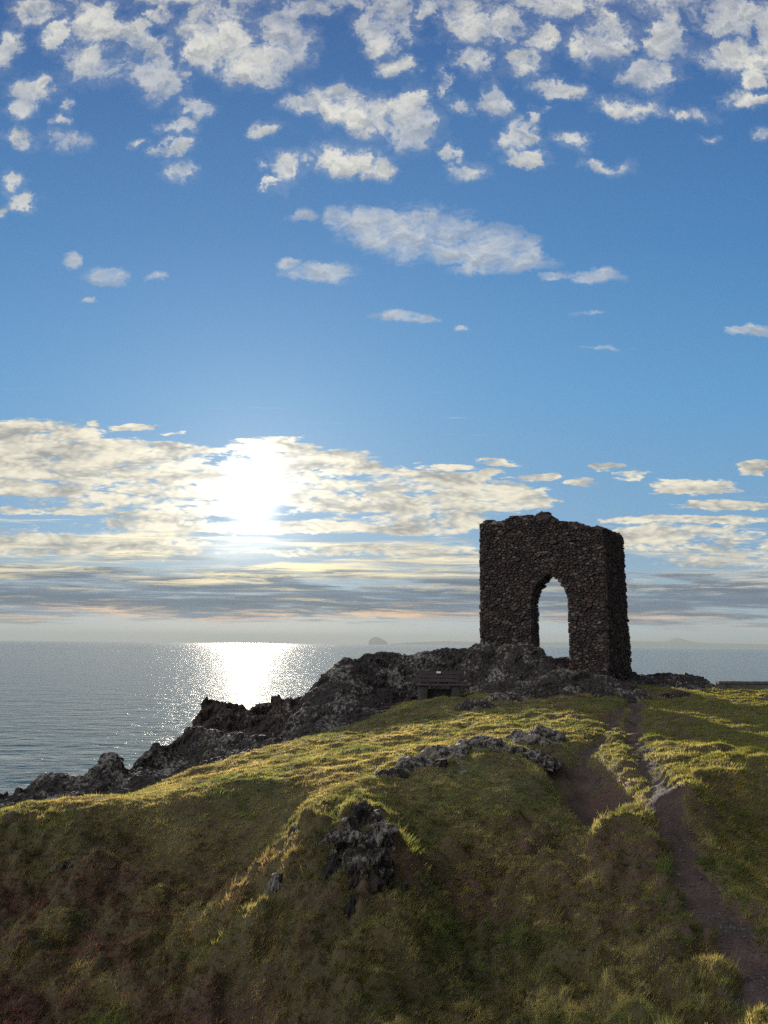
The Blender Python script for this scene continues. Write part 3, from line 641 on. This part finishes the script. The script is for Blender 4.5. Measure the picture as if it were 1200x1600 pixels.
def mat_mortar():
    m, N = material('dark_mortar'); co_ = N.n('ShaderNodeTexCoord').outputs['Object']
    col = N.ramp(N.noise(co_, 20, 5, .7), [(.35, (.018, .014, .013)), (.65, (.055, .043, .038))])
    principled(N, Base_Color=col, Roughness=.95); return m
def build_tower():
    a = R(-27); t = np.array([math.cos(a), math.sin(a)]); n = np.array([-math.sin(a), math.cos(a)])   # along the wall, into the wall
    L0 = pt(749, 1000, 27.05)[:2]
    def wallpt(px, py, off=0.0, base=None, dr=None):
        base = L0 if base is None else base; dr = t if dr is None else dr
        r = ray(px, py); nn = np.array([-dr[1], dr[0]]); Yk = (nn @ (base + nn * off)) / (nn @ r[:2])
        p = CAM + r * Yk; return float((p[:2] - base) @ dr), float(p[2])
    root = empty('ruined_tower', (L0[0], L0[1], 0))
    top = [(749,820),(757,812),(768,812),(776,815),(790,812),(797,806),(812,805),(826,804),(836,806),(842,799),(849,798),(853,804),(862,806),(868,813),(884,814),(901,815),(912,819),(925,823),(936,821),(946,824)]
    out = [wallpt(*p) for p in top]
    W = wallpt(950, 1040)[0]
    zb = -.2
    out = [(0.0, zb)] + [(min(max(s, 0), W - .01), h) for s, h in out if s < W + .05] + [(W, out[-1][1] - .05), (W, zb)]
    # arch opening, front face (pixels of the near edge of the opening)
    al = wallpt(831, 1028)[0]; ar = wallpt(889, 1028)[0]; zs = wallpt(868, 1028)[1]; zsp = wallpt(868, 944)[1]; zap = wallpt(862, 897)[1]
    mid_ = (al + ar) / 2; hw = (ar - al) / 2; arch = [(al, zb - .3), (al, zsp)]
    for k in range(1, 8):
        f = R(60) * k / 8; arch.append((ar - 2 * hw * math.cos(f), zsp + (zap - zsp) / 1.732 * 2 * math.sin(f)))
    arch.append((mid_, zap))
    for s, h in reversed(arch[1:-1]): arch.append((2 * mid_ - s, h))
    arch.append((ar, zb - .3))
    TH = .95
    V = []; Fc = []; tone = []
    def add(res, org, tv, nv):
        v, f, tn = res; b = len(V)
        for s, h, d in v: V.append((org[0] + tv[0] * s + nv[0] * d - L0[0], org[1] + tv[1] * s + nv[1] * d - L0[1], h))
        Fc.extend([tuple(b + i for i in q) for q in f]); tone.extend(tn)
    hole = arch
    add(masonry(out, hole, 0, .34, 11), L0, t, n)
    add(masonry(out, hole, .34, .66, 12, only_edge=True, size=.24), L0, t, n)
    vb = masonry(out, hole, 0, .30, 13, size=.26); add(([(s, h, TH - d) for s, h, d in vb[0]], vb[1], vb[2]), L0, t, n)
    # return wall running seaward from the right-hand corner
    cr = L0 + t * (W - .03)
    rd = n; rn = -t
    hc = out[-2][1]
    Wr = 3.35
    rtop = [(.05, hc - .02), (.5, hc + .03), (.95, hc + .12), (1.3, hc + .08), (1.9, hc + .16), (2.6, hc + .18), (2.95, hc + .16), (3.2, hc + .10), (3.32, hc - .10)]
    ro = [(.02, zb)] + [(max(.02, min(s, Wr)), h) for s, h in rtop] + [(Wr, rtop[-1][1] - .1), (Wr + .15, 3.0), (Wr + .85, zb)]
    add(masonry(ro, None, -.02, .30, 15), cr + t * .03, rd, rn)
    add(masonry(ro, None, .30, .60, 16, size=.25), cr + t * .03, rd, rn)
    o = mesh_obj('masonry', np.array(V), Fc, mat_stone(), root)
    at = o.data.attributes.new('tone', 'FLOAT', 'FACE'); at.data.foreach_set('value', np.array(tone, dtype=np.float32))
    # mortar core: slabs either side of the opening, the head stepping round the arch
    mv = []; mf = []
    def slab(poly, d0, d1, org, tv, nv):
        b = len(mv); k = len(poly)
        for d in (d0, d1):
            for s, h in poly: mv.append((org[0] + tv[0] * s + nv[0] * d - L0[0], org[1] + tv[1] * s + nv[1] * d - L0[1], h))
        mf.append(tuple(b + i for i in range(k))); mf.append(tuple(b + k + i for i in reversed(range(k))))
        for i in range(k): j = (i + 1) % k; mf.append((b + i, b + k + i, b + k + j, b + j))
    tp = out[1:-1]
    ht = lambda s: float(np.interp(s, [p[0] for p in tp], [p[1] for p in tp])) - .14
    ins = .05
    def arch_h(s):
        pl = [(q0, q1) for q0, q1 in arch[1:-1]]; return float(np.interp(s, [p[0] for p in pl], [p[1] for p in pl])) + ins
    # one polygon going round the arch
    sl_ = np.linspace(ins, W - ins, 34)
    P_ = [(ins, zb)] + [(s, ht(s)) for s in sl_] + [(W - ins, zb), (ar + ins, zb)]
    P_ += [(s, arch_h(s)) for s in np.linspace(ar + ins, al - ins, 19)] + [(al - ins, zb)]
    slab(P_, .05, TH - .05, L0, t, n)
    hr = lambda s: float(np.interp(s, [p[0] for p in ro[1:-1]], [p[1] for p in ro[1:-1]])) - .14
    P2 = [(.10, zb)] + [(s, hr(s)) for s in np.linspace(.10, Wr - .06, 8)] + [(Wr - .06, zb)]
    slab(P2, .04, .52, cr + t * .03, rd, rn)
    mesh_obj('core', np.array(mv), mf, mat_mortar(), root)
    # low rubble sill across the foot of the opening
    si = [(al - .02, zb), (al - .02, zs - .02), (al + .25, zs + .03), (mid_, zs - .03), (ar - .2, zs + .04), (ar + .02, zs - .01), (ar + .02, zb)]
    V2 = []; v, f, tn = masonry(si, None, .12, .62, 17, size=.2)
    V2 = [(t[0] * s + n[0] * d, t[1] * s + n[1] * d, h) for s, h, d in v]
    o2 = mesh_obj('sill', np.array(V2), f, bpy.data.materials['rubble_stone'], root)
    at = o2.data.attributes.new('tone', 'FLOAT', 'FACE'); at.data.foreach_set('value', np.array(tn, dtype=np.float32) * .6)
    tag(root, 'ruined rubble-stone tower with a ragged top and pointed arch opening on the crag', 'tower')
build_tower()

# ------------------------------------------------------------------ bench
def box(bm_v, bm_f, c, s, rx=0.0, seed=0):
    """a board with slightly eased edges, centre c, size s, tilted rx about X"""
    e = min(s) * .12; b = len(bm_v); M_ = Matrix.Rotation(rx, 3, 'X')
    for sx in (-1, 1):
        for sy in (-1, 1):
            for sz in (-1, 1):
                for ax in range(3):
                    p = [sx * s[0] / 2, sy * s[1] / 2, sz * s[2] / 2]
                    for k in range(3):
                        if k != ax: p[k] -= e * (1 if p[k] > 0 else -1)
                    q_ = M_ @ Vector(p); bm_v.append((c[0] + q_[0], c[1] + q_[1], c[2] + q_[2]))
    idx = lambda sx, sy, sz, ax: b + ((sx * 2 + sy) * 2 + sz) * 3 + ax
    for ax in range(3):
        o = [k for k in range(3) if k != ax]
        for s_ in (0, 1):
            cyc = [(0, 0), (1, 0), (1, 1), (0, 1)]
            f = []
            for u_, w_ in cyc:
                c3 = [0, 0, 0]; c3[ax] = s_; c3[o[0]] = u_; c3[o[1]] = w_; f.append(idx(*c3, ax))
            bm_f.append(tuple(f))
    for ax in range(3):       # eased edges parallel to ax
        o = [k for k in range(3) if k != ax]
        for u_ in (0, 1):
            for w_ in (0, 1):
                f = []
                for s_, k in ((0, o[0]), (0, o[1]), (1, o[1]), (1, o[0])):
                    c3 = [0, 0, 0]; c3[ax] = s_; c3[o[0]] = u_; c3[o[1]] = w_; f.append(idx(*c3, k))
                bm_f.append(tuple(f))
    for sx in (0, 1):
        for sy in (0, 1):
            for sz in (0, 1): bm_f.append(tuple(idx(sx, sy, sz, k) for k in range(3)))
def mat_simple(name, c1, c2, scale=12, rough=.7, stretch=(1, 1, 1)):
    m, N = material(name); co_ = N.v('MULTIPLY', N.n('ShaderNodeTexCoord').outputs['Object'], stretch)
    nz = N.noise(co_, scale, 6, .7)
    bp = N.n('ShaderNodeBump', None, Strength=.5, Distance=.01, Height=nz).outputs[0]
    principled(N, Base_Color=N.ramp(nz, [(.35, c1), (.65, c2)]), Roughness=rough, Normal=bp); return m
def build_bench():
    wood = mat_simple('weathered_wood', (.020, .014, .017), (.055, .040, .043), 9, .75, (.4, 4, 4)); conc = mat_simple('concrete', (.022, .024, .023), (.060, .062, .057), 8, .9)
    white = mat_simple('plaque_metal', (.55, .56, .58), (.75, .76, .78), 5, .35)
    p = pt(688, 1094, 24.4); gz = p[2]
    root = empty('park_bench', p, R(4))
    v, f = [], []
    for k in range(4): box(v, f, (.02, -.16 + k * .125, .44), (1.50, .105, .045))
    mesh_obj('seat', np.array(v), f, wood, root)
    v, f = [], []
    for k in range(3): box(v, f, (-.06, .33 + k * .03, .56 + k * .115), (1.34, .032, .098), R(-13))
    bk = mesh_obj('backrest', np.array(v), f, wood, root)
    v, f = [], []; box(v, f, (.0, .355, .80), (.13, .012, .055), R(-13)); mesh_obj('plaque', np.array(v), f, white, bk)
    for sx in (-.52, .46):
        v, f = [], []; box(v, f, (sx, .05, .20), (.26, .46, .43)); box(v, f, (sx, .36, .50), (.08, .05, .46), R(-13)); mesh_obj('support', np.array(v), f, conc, root)
    v, f = [], []; box(v, f, (-.03, .24, .17), (.70, .10, .30)); mesh_obj('stretcher', np.array(v), f, conc, root)
    tag(root, 'dark weathered bench with a small white plaque, set in the hollow before the crag', 'bench')
build_bench()

# ------------------------------------------------------------------ low wall at the right edge
def build_wall():
    p0 = pt(1123, 1064, 27.2); p1 = pt(1260, 1066, 27.2)
    conc = mat_simple('wall_concrete', (.05, .05, .048), (.13, .125, .115), 6, .9)
    L = 9.0; v = []; f = []
    r = np.random.RandomState(3)
    nseg = 60
    for i in range(nseg + 1):
        x = p0[0] + L * i / nseg; y = p0[1] + .25 * i / nseg
        z = p0[2] - .004 * i / nseg + r.uniform(-.006, .006)
        for (dy, dz) in ((0, -.75), (0, -.09), (-.025, -.085), (-.025, -.012), (-.012, 0), (.262, 0), (.275, -.012), (.275, -.085), (.25, -.09), (.25, -.75)):
            v.append((x, y + dy, z + dz + r.uniform(-.003, .003)))
    k = 10
    for i in range(nseg):
        for j in range(k):
            a = i * k + j; b = i * k + (j + 1) % k; f.append((a, b, b + k, a + k))
    f.append(tuple(range(k))); f.append(tuple(nseg * k + j for j in reversed(range(k))))
    o = mesh_obj('low_wall', np.array(v), f, conc); tag(o, 'low straight dark wall at the far right edge of the field', 'wall')
build_wall()

# ------------------------------------------------------------------ grass
def rock_z(x, y):
    z = np.full(len(x), -99.)
    for x0, y0, st, G in ROCKS:
        i = np.rint((x - x0) / st).astype(int); j = np.rint((y - y0) / st).astype(int)
        ok = (i >= 0) & (j >= 0) & (i < G.shape[1]) & (j < G.shape[0])
        z[ok] = np.maximum(z[ok], G[j[ok], i[ok]])
    return z
def build_grass(n_tufts=300000):
    r = np.random.RandomState(5)
    # sampled over the ground, denser near the viewer: pick depth so that tufts per area fall off with distance
    Y = np.exp(r.uniform(math.log(6.0), math.log(27), n_tufts)); X = r.uniform(-.60, .60, n_tufts) * Y * 1.08 + .3
    z = terrain(X, Y); pa = path_amount(X, Y); rz = rock_z(X, Y)
    q = np.stack([X, Y, X * 0], 1)
    ok = (pa + r.uniform(-.2, .2, n_tufts) < .66) & (rz < z + .015) & (z > -3.2)
    hol = np.array(pt(925, 1225, 12.2)[:2]); bare = np.exp(-(((X - hol[0]) / .45) ** 2 + ((Y - hol[1]) / 1.2) ** 2)); ok &= r.rand(n_tufts) > bare * 1.1
    ok &= (fbm(q * 4.2, 3, .6, seed=44) + r.uniform(-.08, .25, n_tufts) > -.18)
    X, Y, z, q = X[ok], Y[ok], z[ok], q[ok]; n = len(X)
    lump = fbm(q * 3.0, 3, seed=40) + .5
    nb = 5
    tall = np.where(r.rand(n) < .035, 2.4, 1.0)
    nr_ = 1 - smst(Y - .25 * np.abs(X + .5), 9.6, 11.4)
    H = (.016 + (.022 + .06 * nr_) * np.clip(lump, 0, 1) ** 2) * r.uniform(.6, 1.4, n) * np.interp(Y, [6, 12, 25], [1.0, 1.0, 1.2]) * tall
    wd = np.interp(Y, [6, 12, 27], [.0035, .006, .014])
    V = np.empty((n, nb, 3, 3), np.float32)
    for b in range(nb):
        ang = r.uniform(0, 2 * math.pi, n); lean = r.uniform(.15, 1.0, n) * H; rad = r.uniform(0, 1, n) * np.interp(Y, [6, 27], [.03, .07])
        bx = X + np.cos(ang) * rad; by = Y + np.sin(ang) * rad
        a2 = r.uniform(0, 2 * math.pi, n); hh = H * r.uniform(.5, 1.15, n)
        V[:, b, 0] = np.stack([bx - np.cos(a2) * wd, by - np.sin(a2) * wd, z - .01], 1)
        V[:, b, 1] = np.stack([bx + np.cos(a2) * wd, by + np.sin(a2) * wd, z - .01], 1)
        V[:, b, 2] = np.stack([bx + np.cos(ang) * lean + .35 * H, by + np.sin(ang) * lean, z + hh], 1)
    V = V.reshape(-1, 3); Fa = np.arange(len(V)).reshape(-1, 3)
    o = mesh_obj('grass', V, Fa, M_GRASS, smooth=False)
    tag(o, 'short coastal turf covering the mounds and the field', 'grass', kind='stuff')
build_grass()

def build_gravel():
    r = np.random.RandomState(8); n = 9000
    Y = np.exp(r.uniform(math.log(6), math.log(24), n)); X = np.interp(Y, sorted(p[1] for p in PATH), [p[0] for p in sorted(PATH, key=lambda p: p[1])]) + r.normal(size=n) * .35
    pa = path_amount(X, Y); ok = pa > .35; X, Y = X[ok], Y[ok]; z = terrain(X, Y); n = len(X)
    th = (1 + 5 ** .5) / 2
    ic = np.array([(-1, th, 0), (1, th, 0), (-1, -th, 0), (1, -th, 0), (0, -1, th), (0, 1, th), (0, -1, -th), (0, 1, -th), (th, 0, -1), (th, 0, 1), (-th, 0, -1), (-th, 0, 1)]) / 1.9
    fc = np.array([(0, 11, 5), (0, 5, 1), (0, 1, 7), (0, 7, 10), (0, 10, 11), (1, 5, 9), (5, 11, 4), (11, 10, 2), (10, 7, 6), (7, 1, 8), (3, 9, 4), (3, 4, 2), (3, 2, 6), (3, 6, 8), (3, 8, 9), (4, 9, 5), (2, 4, 11), (6, 2, 10), (8, 6, 7), (9, 8, 1)])
    sz = .004 + .012 * r.rand(n) ** 6
    V = ic[None] * (1 + r.uniform(-.25, .25, (n, 12, 3))) * np.stack([sz * r.uniform(.8, 1.6, n), sz * r.uniform(.8, 1.5, n), sz * .7], 1)[:, None]
    V = V + np.stack([X, Y, z + sz * .15], 1)[:, None]
    Fa = (fc[None] + (np.arange(n) * 12)[:, None, None]).reshape(-1, 3)
    tag(mesh_obj('gravel', V.reshape(-1, 3), Fa, mat_simple('grit', (.03, .025, .024), (.12, .10, .09), 30, .9)), 'loose grit scattered along the worn path', 'gravel', kind='stuff')
build_gravel()

# ------------------------------------------------------------------ haze
def build_haze():
    m, N = material('sea_air')
    vv = N.n('ShaderNodeVolumePrincipled', None, Color=(.34, .39, .415, 1), Density=8.5e-5, Anisotropy=.14)
    o = N.n('ShaderNodeOutputMaterial'); N.t.links.new(vv.outputs[0], o.inputs['Volume'])
    x, y0, y1, z0, z1 = 19500, -19500, 21500, SEA_Z - 8, 215
    v = [(sx * x, y, z) for z in (z0, z1) for sx, y in ((-1, y0), (1, y0), (1, y1), (-1, y1))]
    h = mesh_obj('haze', np.array(v), [(3, 2, 1, 0), (4, 5, 6, 7), (0, 1, 5, 4), (1, 2, 6, 5), (2, 3, 7, 6), (3, 0, 4, 7)], m)
    tag(h, 'pale sea air thickening toward the horizon', 'haze', kind='stuff')
build_haze()
